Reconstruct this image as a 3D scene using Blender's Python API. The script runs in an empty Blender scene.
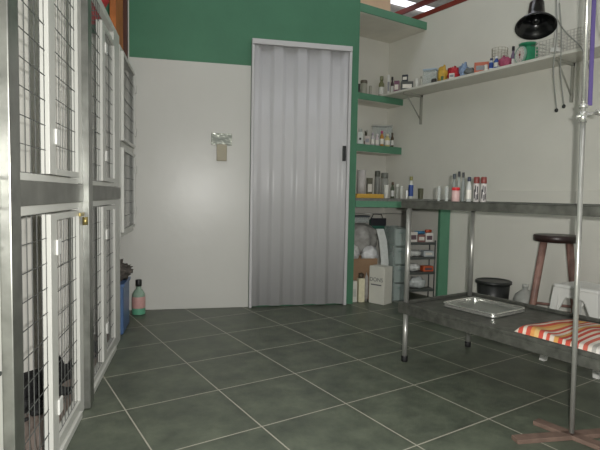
import bpy, bmesh, math, random
from mathutils import Matrix, Vector, noise
random.seed(7)
C = bpy.context.scene.collection
PI = math.pi
# ---------------------------------------------------------------- frames
# World axes follow the floor tiles, alcove and right hand wall.  The kennel
# wall and the folding door wall stand at an angle of T to them.
T = math.radians(-21.0104)
CT, ST = math.cos(T), math.sin(T)
def K(x, y, z=0.0):                    # kennel frame -> world
    return Vector((CT*x-ST*y, ST*x+CT*y, z))
SKYE = 1.45
FLASH = 195
WORLD = .30
EXPO = 0

# ---------------------------------------------------------------- materials
def lin(h):
    o = []
    for i in (0, 2, 4):
        c = int(h[i:i+2], 16)/255
        o.append(c/12.92 if c <= .04045 else ((c+.055)/1.055)**2.4)
    return (*o, 1)
MATS = {}
def mat(name, col, rough=.5, metal=0, var=.06, scale=6, bump=0, trans=0, alpha=1, spec=.5, emit=0, bscale=None):
    if name in MATS: return MATS[name]
    m = bpy.data.materials.new(name); m.use_nodes = True
    nt = m.node_tree; b = nt.nodes['Principled BSDF']
    b.inputs['Roughness'].default_value = rough
    b.inputs['Metallic'].default_value = metal
    b.inputs['Specular IOR Level'].default_value = spec
    b.inputs['Transmission Weight'].default_value = trans
    b.inputs['Alpha'].default_value = alpha
    base = lin(col)
    tc = nt.nodes.new('ShaderNodeTexCoord')
    nz = nt.nodes.new('ShaderNodeTexNoise'); nz.inputs['Scale'].default_value = scale; nz.inputs['Detail'].default_value = 4
    nt.links.new(tc.outputs['Object'], nz.inputs['Vector'])
    r = nt.nodes.new('ShaderNodeValToRGB')
    r.color_ramp.elements[0].position = .3; r.color_ramp.elements[1].position = .7
    r.color_ramp.elements[0].color = (*[c*(1-var) for c in base[:3]], 1)
    r.color_ramp.elements[1].color = (*[min(1, c*(1+var)) for c in base[:3]], 1)
    nt.links.new(nz.outputs['Fac'], r.inputs['Fac'])
    nt.links.new(r.outputs['Color'], b.inputs['Base Color'])
    if bump:
        bp = nt.nodes.new('ShaderNodeBump'); bp.inputs['Strength'].default_value = bump; bp.inputs['Distance'].default_value = .01
        n2 = nt.nodes.new('ShaderNodeTexNoise'); n2.inputs['Scale'].default_value = bscale or scale; n2.inputs['Detail'].default_value = 3
        nt.links.new(tc.outputs['Object'], n2.inputs['Vector'])
        nt.links.new(n2.outputs['Fac'], bp.inputs['Height']); nt.links.new(bp.outputs['Normal'], b.inputs['Normal'])
    if emit:
        b.inputs['Emission Color'].default_value = base; b.inputs['Emission Strength'].default_value = emit
    MATS[name] = m
    return m
WHITE = mat('white wall paint', 'd6d4ca', .62, var=.03, scale=3, bump=.12, bscale=25)
GREEN = mat('green wall paint', '43775a', .55, var=.07, scale=4, bump=.08, bscale=30)
SHEET = mat('glossy white wall sheet', 'cbcac3', .31, var=.02, scale=2, bump=.32, bscale=4, spec=.32)
SHEETR = mat('glossy painted lower wall', 'd6d4ca', .30, var=.02, scale=2, bump=.30, bscale=3.5)
PEACH = mat('upper wall with skylight tint', 'e3c3a0', .6)  # warm skylight on the upper alcove wall, put into its base colour
PVC = mat('white pvc', 'c3c2c2', .33, var=.02, scale=2)
PVCB = mat('dark gap', '2a2a2a', .6)
FRAME = mat('white painted metal', 'c2c2bb', .4, var=.03, scale=8)
GALV = mat('galvanised steel', '8d8e88', .36, .85, var=.22, scale=14, bump=.05)
GALVD = mat('galvanised band', '75756f', .45, .4, var=.2, scale=10, bump=.05)
WIRE = mat('dark galvanised wire', '5d5f5c', .5, .3)
INNER = mat('white kennel lining', 'd6d4cc', .5, var=.05)
TAN = mat('tan kennel floor', '908279', .6, var=.15, scale=9)
STEEL = mat('stainless steel', 'b4b4ae', .32, .6, var=.1, scale=20)
CHROME = mat('chrome', 'd2d2cc', .2, .75, var=.02)
PEWTER = mat('scratched table steel', '5d5e58', .42, .45, var=.3, scale=26, bump=.15, bscale=60)
BLACKR = mat('black rubber', '191919', .6)
BLACKP = mat('black plastic', '202221', .42)
BLACKG = mat('black enamel', '0e0f10', .25)
WOODR = mat('worn red brown wood', '85665c', .5, var=.3, scale=18, bump=.15)
WOODD = mat('dark wood seat', '2c1c1a', .38, var=.25, scale=12)
RUST = mat('rusty red brown iron', '705c51', .7, .1, var=.2, scale=20, bump=.2)
REDST = mat('red painted steel', '7c2f25', .55, var=.15)
WPLA = mat('white moulded plastic', 'd4d4cf', .38, var=.02)
BOARD = mat('white painted shelf board', 'd2d0c6', .5, var=.03)
GSHELF = mat('green painted concrete', '55876b', .55, var=.08, scale=6, bump=.1)
UNDER = mat('white painted underside', 'd9d5c9', .6)
COUNT = mat('grey stone counter', '6b6c66', .35, var=.35, scale=60)
BLUE = mat('blue plastic', '48638a', .4, var=.08)
FUR = mat('black fur', '1b1b1c', .75, var=.5, scale=40, bump=.8, bscale=90)
CARD = mat('brown cardboard', '8f7358', .75, var=.1, scale=12)
PRINT = mat('white printed carton', 'cfcdc2', .55, var=.03)
INK = mat('grey ink', '5c5e60', .6)
CLEAR = mat('clear plastic', 'cfd8d5', .2, alpha=.32, var=.02)
CLEART = mat('teal tinted clear plastic', 'b9c6c1', .25, alpha=.45, var=.05)
GLASSM = mat('clear glass', 'cdd2cd', .1, alpha=.38, var=.02)
ROOF = mat('weathered roof sheet', 'b5b0a6', .8, var=.3, scale=5)
def cmat(h, rough=.45, alpha=1): return mat('colour '+h+('' if alpha == 1 else ' clear')+('' if rough == .45 else ' soft'), h, rough, var=.08, scale=30, alpha=alpha)

# ---------------------------------------------------------------- mesh builder
class MB:
    def __init__(s): s.bm = bmesh.new(); s.mi = 0
    def _fin(s, vs, smooth=False):
        fs = set(f for v in vs for f in v.link_faces)
        for f in fs: f.material_index = s.mi; f.smooth = smooth
    def box(s, x0, x1, y0, y1, z0, z1, bev=0, m=None):
        r = bmesh.ops.create_cube(s.bm, size=1); vs = r['verts']
        for v in vs:
            v.co = Vector(((x0+x1)/2+v.co.x*(x1-x0), (y0+y1)/2+v.co.y*(y1-y0), (z0+z1)/2+v.co.z*(z1-z0)))
        if bev:
            es = list({e for v in vs for e in v.link_edges})
            r = bmesh.ops.bevel(s.bm, geom=es, offset=bev, segments=2, affect='EDGES', profile=.5)
            vs = list(set(vs) & set(s.bm.verts)) + [v for v in r['verts']] if False else r['verts']
        if m is not None: bmesh.ops.transform(s.bm, matrix=m, verts=list(set(vs)))
        s._fin([v for v in vs if v.is_valid]); return s
    def prism(s, pts, z0, z1):
        a = [s.bm.verts.new((p[0], p[1], z0)) for p in pts]; b = [s.bm.verts.new((p[0], p[1], z1)) for p in pts]
        n = len(pts); s.bm.faces.new(a[::-1]); s.bm.faces.new(b)
        for i in range(n): s.bm.faces.new((a[i], a[(i+1) % n], b[(i+1) % n], b[i]))
        s._fin(a+b); return s
    def tube(s, pts, r, seg=8, cap=True):
        pts = [Vector(p) for p in pts]; rs = r if isinstance(r, (list, tuple)) else [r]*len(pts)
        rings = []; up = None
        for i, p in enumerate(pts):
            d = ((pts[min(i+1, len(pts)-1)]-pts[max(i-1, 0)])).normalized()
            if up is None: up = Vector((0, 0, 1)) if abs(d.z) < .9 else Vector((1, 0, 0))
            a = d.cross(up).normalized(); b = a.cross(d).normalized(); up = b
            rings.append([s.bm.verts.new(p+(a*math.cos(t)+b*math.sin(t))*rs[i]) for t in [2*PI*k/seg for k in range(seg)]])
        for i in range(len(rings)-1):
            for k in range(seg):
                s.bm.faces.new((rings[i][k], rings[i][(k+1) % seg], rings[i+1][(k+1) % seg], rings[i+1][k]))
        s._fin([v for R in rings for v in R], True)
        if cap:
            for R in (rings[0][::-1], rings[-1]):
                f = s.bm.faces.new(R); f.material_index = s.mi
        return s
    def lathe(s, prof, seg=24, x=0, y=0, close=True):
        rings = [[s.bm.verts.new((x+r*math.cos(2*PI*k/seg), y+r*math.sin(2*PI*k/seg), z)) for k in range(seg)] for r, z in prof]
        for i in range(len(rings)-1):
            for k in range(seg):
                s.bm.faces.new((rings[i][k], rings[i][(k+1) % seg], rings[i+1][(k+1) % seg], rings[i+1][k]))
        s._fin([v for R in rings for v in R], True)
        if close:
            for R in (rings[0][::-1], rings[-1]):
                f = s.bm.faces.new(R); f.material_index = s.mi
        return s
    def blob(s, c, size, amp=.2, fr=8, sub=3, flat=None, seed=0):
        r = bmesh.ops.create_icosphere(s.bm, subdivisions=sub, radius=1)
        for v in r['verts']:
            n = v.co.normalized()
            q = 1+amp*noise.noise(n*fr*.25+Vector((seed, seed*.7, 3)))+amp*.5*noise.noise(n*fr*.7+Vector((5, seed, 1)))
            p = n*q
            v.co = Vector((c[0]+p.x*size[0], c[1]+p.y*size[1], c[2]+p.z*size[2]))
            if flat is not None and v.co.z < flat: v.co.z = flat
        s._fin(r['verts'], True); return s
    def xf(s, m): bmesh.ops.transform(s.bm, matrix=m, verts=s.bm.verts[:]); return s
    def build(s, name, mats, parent=None):
        bmesh.ops.remove_doubles(s.bm, verts=s.bm.verts[:], dist=1e-6)
        bmesh.ops.recalc_face_normals(s.bm, faces=s.bm.faces[:])
        me = bpy.data.meshes.new(name); s.bm.to_mesh(me); s.bm.free()
        for m in (mats if isinstance(mats, (list, tuple)) else [mats]): me.materials.append(m)
        o = bpy.data.objects.new(name, me); C.objects.link(o)
        if parent: o.parent = parent
        return o
def tag(o, label, cat, group=None, kind=None):
    if label: o['label'] = label
    if cat: o['category'] = cat
    if group: o['group'] = group
    if kind: o['kind'] = kind
    return o
def thing(name, label, cat, loc=(0, 0, 0), rz=0, group=None):
    o = bpy.data.objects.new(name, None); C.objects.link(o); o.location = loc; o.rotation_euler = (0, 0, rz)
    o.empty_display_size = .05
    return tag(o, label, cat, group)
def struct(o, rz=0, loc=(0, 0, 0)):
    o['kind'] = 'structure'; o.rotation_euler = (0, 0, rz); o.location = loc; return o
def RZ(a): return Matrix.Rotation(a, 4, 'Z')
ITEMS = [
    ('bottle', 3.46, 3.687, 1.974, 0.0299, 0.1756, '3a2a2c', 'thin dark brown bottle at far end of white wall shelf', 'bottle', 'clinic supplies on the long white wall shelf', '222222'),
    ('carton', 3.46, 3.622, 1.974, 0.0493, 0.1245, '7d5568', 'small purple carton beside the thin dark bottle on the wall shelf', 'box', 'clinic supplies on the long white wall shelf', None),
    ('carton', 3.46, 3.484, 1.974, 0.1156, 0.0901, '4a4d48', 'dark grey box on far part of the white wall shelf', 'box', 'clinic supplies on the long white wall shelf', None),
    ('carton', 3.46, 3.511, 2.0651, 0.0532, 0.0704, '33353a', 'small black carton lying on top of the dark grey box', 'box', 'clinic supplies on the long white wall shelf', None),
    ('cup', 3.46, 3.358, 1.974, 0.033, 0.0953, 'd8d8cf', 'small white cup right of the dark grey box on wall shelf', 'cup', 'clinic supplies on the long white wall shelf', None),
    ('bottle', 3.46, 3.299, 1.974, 0.0279, 0.1074, 'c9c9be', 'slim whitish bottle left of the clear tub on wall shelf', 'bottle', 'clinic supplies on the long white wall shelf', '8a8a80'),
    ('tub', 3.56, 3.284, 1.974, 0.1221, 0.1836, 'b9c3cb', 'clear plastic tub with pale blue lid on the wall shelf', 'tub', 'clinic supplies on the long white wall shelf', '9fb2c4'),
    ('bag', 3.4, 3.092, 1.974, 0.0445, 0.0465, '33302e', 'little black pouch in front of the clear tub', 'pouch', 'clinic supplies on the long white wall shelf', None),
    ('bag', 3.46, 3.047, 1.974, 0.0799, 0.1604, 'c9a23c', 'crumpled yellow bag on the wall shelf', 'bag', 'clinic supplies on the long white wall shelf', None),
    ('cup', 3.4, 2.998, 1.974, 0.0245, 0.0421, '4e6a3c', 'tiny green jar in front of the yellow bag', 'jar', 'clinic supplies on the long white wall shelf', None),
    ('bag', 3.46, 2.931, 1.974, 0.0973, 0.1234, 'b5232d', 'crumpled bright red bag beside the yellow bag', 'bag', 'clinic supplies on the long white wall shelf', None),
    ('carton', 3.4, 2.892, 1.974, 0.0428, 0.0473, 'd9d3cc', 'small white carton in front of the red bag', 'box', 'clinic supplies on the long white wall shelf', None),
    ('bag', 3.56, 2.901, 1.974, 0.0961, 0.1672, '7d93b0', 'blue and white plastic bag right of the red bag', 'bag', 'clinic supplies on the long white wall shelf', None),
    ('bag', 3.4, 2.71, 1.974, 0.0784, 0.0609, '6d716f', 'crumpled grey bag in front of blue and white bag', 'bag', 'clinic supplies on the long white wall shelf', None),
    ('carton', 3.46, 2.64, 1.974, 0.1106, 0.0922, 'b9654c', 'orange red box in middle of the wall shelf', 'box', 'clinic supplies on the long white wall shelf', None),
    ('roll', 3.4, 2.551, 1.974, 0.0279, 0.0482, 'e0dcd0', 'white bandage roll at right end of orange red box', 'roll', 'clinic supplies on the long white wall shelf', None),
    ('bottle', 3.4, 2.505, 1.974, 0.0324, 0.089, 'cdd3d8', 'small white jar with dark cap, left of the blue labelled pair', 'jar', 'clinic supplies on the long white wall shelf', '35405e'),
    ('bottle', 3.4, 2.459, 1.974, 0.0368, 0.0944, '33519a', 'small blue jar with white cap below the wire basket', 'jar', 'clinic supplies on the long white wall shelf', 'd8dce0'),
    ('bag', 3.4, 2.385, 1.974, 0.0839, 0.0818, 'a8506b', 'crumpled pink bag between blue jar and green scale', 'bag', 'clinic supplies on the long white wall shelf', None),
    ('bottle', 3.56, 2.425, 1.974, 0.0317, 0.1912, '6f5f78', 'purple grey bottle with black cap left of the green scale', 'bottle', 'clinic supplies on the long white wall shelf', '17171b'),
    ('jar', 3.171, 3.78, 1.952, 0.0687, 0.1396, 'b8b8a8', 'wide clear jar at left end of the upper green shelf', 'jar', 'jars and bottles on the upper green alcove shelf', '6c6659'),
    ('cup', 3.075, 3.74, 1.952, 0.0251, 0.0856, '2e2c2a', 'small black lump beside the green post on upper green shelf', 'pouch', 'jars and bottles on the upper green alcove shelf', None),
    ('cup', 3.231, 3.75, 1.952, 0.0295, 0.0892, 'aaa89b', 'short grey jar in middle of the upper green shelf', 'jar', 'jars and bottles on the upper green alcove shelf', None),
    ('bottle', 3.464, 3.85, 1.974, 0.0564, 0.2117, '7c7f5c', 'olive bottle with tall neck in the alcove corner above the upper green shelf', 'bottle', 'jars and bottles on the upper green alcove shelf', '8d8f72'),
    ('carton', 3.56, 3.85, 1.974, 0.0259, 0.2408, 'dadad5', 'thin upright white carton right of the olive bottle', 'box', 'jars and bottles on the upper green alcove shelf', None),
    ('dispenser', 3.128, 3.76, 1.465, 0.0558, 0.1494, 'c9cfc9', 'white dispenser with a black button on middle green shelf', 'dispenser', 'toiletries on the middle green alcove shelf', None),
    ('plant', 3.282, 3.86, 1.465, 0.0507, 0.168, '4b4a3a', 'small dark dried plant behind the dispenser', 'plant', 'toiletries on the middle green alcove shelf', None),
    ('carton', 3.235, 3.78, 1.465, 0.0498, 0.0919, 'b9aea6', 'low pale pink carton right of the dispenser on middle green shelf', 'box', 'toiletries on the middle green alcove shelf', None),
    ('bottle', 3.277, 3.75, 1.465, 0.0348, 0.1221, 'c3bfc0', 'pale lilac bottle on middle green shelf', 'bottle', 'toiletries on the middle green alcove shelf', 'a8a0a8'),
    ('bottle', 3.336, 3.75, 1.465, 0.035, 0.1172, 'cdbfc2', 'pale pink bottle between lilac and orange bottles', 'bottle', 'toiletries on the middle green alcove shelf', 'd8d0d0'),
    ('bottle', 3.4, 3.75, 1.465, 0.0383, 0.1524, 'b7812f', 'orange bottle with pink cap on middle green shelf', 'bottle', 'toiletries on the middle green alcove shelf', 'a84b74'),
    ('bottle', 3.473, 3.75, 1.465, 0.0528, 0.1284, 'c9bd84', 'stout pale yellow bottle right of the orange bottle', 'bottle', 'toiletries on the middle green alcove shelf', 'd0ccb8'),
    ('bottle', 3.542, 3.75, 1.465, 0.0307, 0.1443, '4b3c26', 'dark amber bottle at right end of middle green shelf', 'bottle', 'toiletries on the middle green alcove shelf', '5a5448'),
    ('tub', 3.496, 3.86, 1.465, 0.2072, 0.2278, 'bdbdb5', 'tall clear plastic box behind the bottles on middle green shelf', 'tub', 'toiletries on the middle green alcove shelf', 'a9a9a2'),
    ('roll', 2.98, 3.55, 0.942, 0.0792, 0.2597, 'b8b4b0', 'tall white paper roll beside the green post on counter', 'roll', 'things standing on the green counter', None),
    ('carton', 3.21, 3.7, 0.942, 0.0541, 0.1961, '5b5a48', 'olive book standing behind the yellow tray', 'book', 'things standing on the green counter', None),
    ('jar', 3.276, 3.66, 0.942, 0.0541, 0.2663, '8f918b', 'tall glass jar with grey lid behind the yellow tray', 'jar', 'things standing on the green counter', '55584f'),
    ('jar', 3.406, 3.7, 0.942, 0.0754, 0.2529, 'a8aaa2', 'wide glass jar of cotton behind the yellow tray', 'jar', 'things standing on the green counter', '74766e'),
    ('cup', 3.202, 3.45, 0.942, 0.0471, 0.1256, 'd6d6cc', 'white cup standing at right end of yellow tray', 'cup', 'things standing on the green counter', None),
    ('bottle', 3.329, 3.5, 0.942, 0.0347, 0.1582, '46523b', 'dark green bottle on the counter', 'bottle', 'things standing on the green counter', '5d4a38'),
    ('jar', 3.344, 3.45, 0.942, 0.0364, 0.139, 'c4c6bc', 'small clear jar right of the dark green bottle', 'jar', 'things standing on the green counter', 'd5d5cc'),
    ('cup', 3.348, 3.4, 0.942, 0.0285, 0.1197, 'cfd0c6', 'small white pot right of the small clear jar on counter', 'pot', 'things standing on the green counter', None),
    ('bottle', 3.321, 3.25, 0.942, 0.0441, 0.2055, 'd2d4ce', 'white bottle with wide blue label on the counter', 'bottle', 'things standing on the green counter', '8c8a55'),
    ('cup', 3.218, 3.2, 0.942, 0.0216, 0.075, 'eeeeea', 'tiny white pot left of the blue labelled bottle', 'pot', 'things standing on the green counter', None),
    ('cup', 3.45, 3.251, 0.942, 0.0514, 0.0983, '5a5a44', 'short dark olive jar standing alone right of the blue labelled bottle', 'jar', 'things standing on the green counter', None),
    ('glass', 2.2, 1.933, 0.938, 0.02, 0.0846, 'b9b4b0', 'left of two small clear glasses on the exam table', 'glass', 'medicine bottles on the exam table top', None),
    ('glass', 2.2, 1.877, 0.938, 0.0225, 0.0844, 'bcb4b2', 'right of two small clear glasses on the exam table', 'glass', 'medicine bottles on the exam table top', None),
    ('bottle', 2.38, 1.977, 0.938, 0.0269, 0.1639, '8e948e', 'grey glass vial bottle with dark cap behind the red lidded pot', 'bottle', 'medicine bottles on the exam table top', '3a4246'),
    ('bottle', 2.5, 2.04, 0.938, 0.023, 0.1857, 'a3a9a2', 'slim clear bottle in middle of the bottle cluster, black tip', 'bottle', 'medicine bottles on the exam table top', '23262c'),
    ('bottle', 2.46, 1.976, 0.938, 0.0219, 0.1761, '8f9693', 'clear bottle with black cap right of the slim clear bottle', 'bottle', 'medicine bottles on the exam table top', '2a2c30'),
    ('bottle', 2.4, 1.885, 0.938, 0.0304, 0.1449, 'bfc2be', 'white plastic bottle with navy cap left of the two spray cans', 'bottle', 'medicine bottles on the exam table top', '2b3348'),
    ('jar', 2.24, 1.847, 0.938, 0.045, 0.0797, 'c9a8a4', 'small pale pink pot with bright red lid before the glass bottles', 'pot', 'medicine bottles on the exam table top', 'c01f28'),
    ('can', 2.36, 1.802, 0.938, 0.034, 0.1418, 'c2bdb9', 'left spray can with red top and black marks', 'spray can', 'medicine bottles on the exam table top', '7a3a34'),
    ('can', 2.36, 1.755, 0.938, 0.0335, 0.1409, 'c2bdb9', 'right spray can with red top and black marks', 'spray can', 'medicine bottles on the exam table top', '7a3a34'),
]
# ================================================================ SETTING
# floor -----------------------------------------------------------
def floor_mat():
    m = bpy.data.materials.new('dark green floor tiles'); m.use_nodes = True
    nt = m.node_tree; N = nt.nodes; L = nt.links; b = N['Principled BSDF']
    tc = N.new('ShaderNodeTexCoord'); sep = N.new('ShaderNodeSeparateXYZ'); L.new(tc.outputs['Object'], sep.inputs[0])
    S = .4418
    def mth(op, a, bb=None):
        n = N.new('ShaderNodeMath'); n.operation = op
        for i, v in enumerate((a, bb)):
            if v is None: continue
            if isinstance(v, (int, float)): n.inputs[i].default_value = v
            else: L.new(v, n.inputs[i])
        return n.outputs[0]
    def edge(sock, off):
        u = mth('DIVIDE', mth('SUBTRACT', sock, off), S)
        f = mth('FRACT', u); return mth('MINIMUM', f, mth('SUBTRACT', 1.0, f)), mth('FLOOR', u)
    ex, ix = edge(sep.outputs[0], .5154); ey, iy = edge(sep.outputs[1], 2.1772)
    d = mth('MINIMUM', ex, ey)
    g = mth('LESS_THAN', d, .0062)
    nz = N.new('ShaderNodeTexNoise'); nz.inputs['Scale'].default_value = 6; nz.inputs['Detail'].default_value = 8; nz.inputs['Roughness'].default_value = .65
    cmb = N.new('ShaderNodeCombineXYZ'); L.new(mth('ADD', sep.outputs[0], mth('MULTIPLY', ix, 3.7)), cmb.inputs[0]); L.new(mth('ADD', sep.outputs[1], mth('MULTIPLY', iy, 5.3)), cmb.inputs[1])
    L.new(cmb.outputs[0], nz.inputs['Vector'])
    r = N.new('ShaderNodeValToRGB'); r.color_ramp.elements[0].position = .3; r.color_ramp.elements[1].position = .72
    r.color_ramp.elements[0].color = lin('3f453c'); r.color_ramp.elements[1].color = lin('69705f')
    L.new(nz.outputs['Fac'], r.inputs['Fac'])
    mx = N.new('ShaderNodeMix'); mx.data_type = 'RGBA'; L.new(g, mx.inputs[0]); L.new(r.outputs[0], mx.inputs[6]); mx.inputs[7].default_value = lin('aba799')
    L.new(mx.outputs[2], b.inputs['Base Color'])
    b.inputs['Roughness'].default_value = .42
    rr = mth('ADD', mth('MULTIPLY', nz.outputs['Fac'], .25), .32); L.new(rr, b.inputs['Roughness'])
    bp = N.new('ShaderNodeBump'); bp.inputs['Strength'].default_value = .12; bp.inputs['Distance'].default_value = .004
    L.new(mth('SUBTRACT', nz.outputs['Fac'], g), bp.inputs['Height']); L.new(bp.outputs[0], b.inputs['Normal'])
    return m
struct(MB().box(-2.2, 4.6, -1.6, 5.2, -.08, 0).build('floor', floor_mat()))
# right hand wall and alcove back wall ------------------------------
struct(MB().box(3.63, 3.75, -1.6, 4.05, 0, 2.70).build('wall_right', WHITE))
struct(MB().box(3.618, 3.63, -1.55, 2.57, 0.001, 1.03, .002).build('trim_1', SHEETR))
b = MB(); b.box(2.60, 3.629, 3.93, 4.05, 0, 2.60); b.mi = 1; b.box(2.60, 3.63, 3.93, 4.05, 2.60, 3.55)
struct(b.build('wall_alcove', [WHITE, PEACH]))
# folding door wall: kennel frame, front face at y = 4.13 ------------
b = MB(); b.box(-1.20, 1.37, 4.13, 4.21, 0, 3.5)
struct(b.build('wall_back', GREEN), T)
# side return of the alcove
p = K(1.37, 4.213); struct(MB().prism([(2.70, 3.47), (2.788, 3.438), (2.788, 3.93), (2.70, 3.93)], 0, 3.5).build('wall_return', WHITE))
struct(MB().box(-1.08, .437, 4.116, 4.129, 0.001, 2.014, .002).build('trim_2', SHEET), T)
# left wall behind the kennels
b = MB(); b.box(-1.22, -1.12, -.6, 4.13, 0, 1.93); b.mi = 1; b.box(-1.22, -1.12, -.6, 4.13, 1.93, 3.5)
struct(b.build('wall_left', [INNER, GREEN]), T)
# red beam on the right wall, short red post above
struct(MB().box(3.625, 3.70, -1.6, 4.05, 2.701, 2.745).build('trim_3', REDST))
struct(MB().box(3.64, 3.69, 3.02, 3.10, 2.746, 3.52).build('trim_4', REDST))
# corrugated roof with translucent strips
def roof_sheet(x0, x1, y0, y1, z0, z1):
    b = MB(); n = max(8, int((y1-y0)/.035)); rows = []
    for i in range(n+1):
        y = y0+(y1-y0)*i/n; dz = .018*math.sin(y*2*PI/.17)
        rows.append([b.bm.verts.new((x, y, z+dz+t)) for x, z in ((x0, z0), (x1, z1)) for t in (0, .006)])
    for i in range(n):
        p, q = rows[i], rows[i+1]
        b.bm.faces.new((p[0], q[0], q[2], p[2])); b.bm.faces.new((p[1], p[3], q[3], q[1]))
        b.bm.faces.new((p[0], p[1], q[1], q[0])); b.bm.faces.new((p[2], q[2], q[3], p[3]))
    for R in (rows[0], rows[-1]): b.bm.faces.new((R[0], R[2], R[3], R[1]))
    for f in b.bm.faces: f.smooth = True
    return b
SKY = mat('translucent skylight sheet', 'f4f6ff', .5, var=.01, emit=SKYE)
zz = lambda x: 3.62+.04*(x-3.6)
def rs(x0, x1, y0, y1, m, nm): 
    return struct(roof_sheet(x0, x1, y0, y1, zz(x0), zz(x1)).build(nm, m))
rs(-2.4, 9, -1.8, .2, ROOF, 'roof'); rs(-2.4, 9, .2, .75, SKY, 'window_1'); rs(-2.4, 9, .75, 2.5, ROOF, 'roof')
rs(-2.4, 9, 2.5, 3.05, SKY, 'window_2'); rs(-2.4, 9, 3.05, 5.05, ROOF, 'roof'); rs(-2.4, 9, 5.05, 5.32, SKY, 'window_3'); rs(-2.4, 9, 5.32, 8, ROOF, 'roof')
struct(MB().box(4.95, 4.99, -1.8, 8, 3.50, 3.56).build('trim_5', REDST))
struct(MB().box(3.60, 3.66, -1.8, 4.06, 3.521, 3.58).build('trim_6', REDST))

# folding door -------------------------------------------------------
dr = struct(MB().box(.44, 1.295, 4.075, 4.127, 2.185, 2.227, .003).build('door_1', PVC), T)
pts = []
X0, X1 = .462, 1.268
n = 120
for i in range(n+1):
    x = X0+(X1-X0)*i/n; ph = (x-X0)/(X1-X0)*4.0
    w = abs((ph % 1)*2-1); w = max(0, min(1, (w-.28)/.44)); w = w*w*(3-2*w)
    pts.append((x, 4.112-.020*w))
bb = MB(); 
a = [bb.bm.verts.new((x, y, .012)) for x, y in pts]; t = [bb.bm.verts.new((x, y, 2.183)) for x, y in pts]
a2 = [bb.bm.verts.new((x, y+.006, .012)) for x, y in pts]; t2 = [bb.bm.verts.new((x, y+.006, 2.183)) for x, y in pts]
for i in range(n):
    bb.bm.faces.new((a[i], a[i+1], t[i+1], t[i])); bb.bm.faces.new((a2[i+1], a2[i], t2[i], t2[i+1]))
    bb.bm.faces.new((a[i], a2[i], a2[i+1], a[i+1])); bb.bm.faces.new((t[i], t[i+1], t2[i+1], t2[i]))
for i in (0, n): bb.bm.faces.new((a[i], t[i], t2[i], a2[i]) if i else (a[i], a2[i], t2[i], t[i]))
for f in bb.bm.faces: f.smooth = True
bb.build('folding_panel', PVC, dr)
for x0, x1 in ((.44, .461), (1.27, 1.295)):
    MB().box(x0, x1, 4.08, 4.127, .002, 2.184, .003).build('door_jamb', PVC, dr)
h = MB().box(1.222, 1.252, 4.052, 4.0705, 1.255, 1.385, .004).build('door_handle', BLACKP, dr)

# alcove shelves -------------------------------------------------------
def gshelf(x0, x1, y0, y1, z0, z1, lab):
    o = thing('alcove_shelf', lab, 'shelf', (0, 0, 0), 0, 'green shelves of the alcove')
    b = MB(); b.box(x0, x1, y0, y1, z0+.004, z1, .002); b.build('shelf_slab', GSHELF, o)
    MB().box(x0+.004, x1-.002, y0+.012, y1-.002, z0, z0+.0035).build('underside', UNDER, o)
gshelf(2.79, 3.628, 3.41, 3.928, 2.565, 2.640, 'deep green shelf at the top of the alcove, nearest the roof')
gshelf(2.79, 3.628, 3.70, 3.928, 1.885, 1.950, 'narrow green alcove shelf whose right end carries the white wall shelf')
gshelf(2.79, 3.628, 3.70, 3.928, 1.388, 1.463, 'narrow green alcove shelf holding bottles, midway up the alcove')
# counter and cabinet below
cn = thing('alcove_counter', 'green fronted counter with grey top and open cabinet below, in the alcove', 'counter')
A = K(1.371, 4.13); B_ = K(2.303, 4.13)
def quad(ya, yb, xa=1.371, xb=2.303): 
    a_, b_, c_, d_ = K(xa, ya), K(xb, ya), K(xb, yb), K(xa, yb); return [(p.x, p.y) for p in (a_, b_, c_, d_)]
MB().prism([(A.x, A.y), (B_.x-.004, B_.y), (3.614, 3.10), (3.614, 3.927), (2.79, 3.927), (2.79, 3.42)], .918, .941).build('counter_top', COUNT, cn)
MB().prism(quad(4.128, 4.17, 1.373, 2.285), .862, .917).build('fascia', GSHELF, cn)
MB().prism(quad(4.128, 4.17, 2.19, 2.285), .001, .861).build('side_post', GSHELF, cn)

# ================================================================ WALL SHELF
ws = thing('wall_shelf', 'long white board shelf on steel brackets along the right wall', 'shelf')
MB().box(3.36, 3.628, .9, 3.926, 1.9515, 1.9725, .002).build('shelf_board', BOARD, ws)
for y in (3.44, 1.975):
    b = MB(); b.box(3.605, 3.6285, y-.008, y+.008, 1.67, 1.950); b.box(3.38, 3.6285, y-.008, y+.008, 1.930, 1.9505)
    b.tube([(3.615, y, 1.71), (3.42, y, 1.935)], .006); b.build('bracket', mat('grey bracket steel', '9c9c92', .5, .2), ws)

# ================================================================ KENNELS
def KE(name, lab, cat, loc=(0, 0, 0)): return thing(name, lab, cat, loc, T)
kb = KE('kennel_block', 'large block of stacked wire kennels with white frames and galvanised posts along the left', 'kennel')
XF = -.475
def mesh_panel(y0, y1, z0, z1, parent, x=XF-.006, dy=.044, dz=.082, name='wire_mesh'):
    b = MB(); r = .0011
    n = max(1, round((y1-y0)/dy))
    for i in range(n+1):
        y = y0+(y1-y0)*i/n; b.box(x-r, x+r, y-r, y+r, z0, z1)
    n = max(1, round((z1-z0)/dz))
    for i in range(n+1):
        z = z0+(z1-z0)*i/n; b.box(x+r, x+3*r, y0, y1, z-r, z+r)
    return b.build(name, WIRE, parent)
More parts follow.
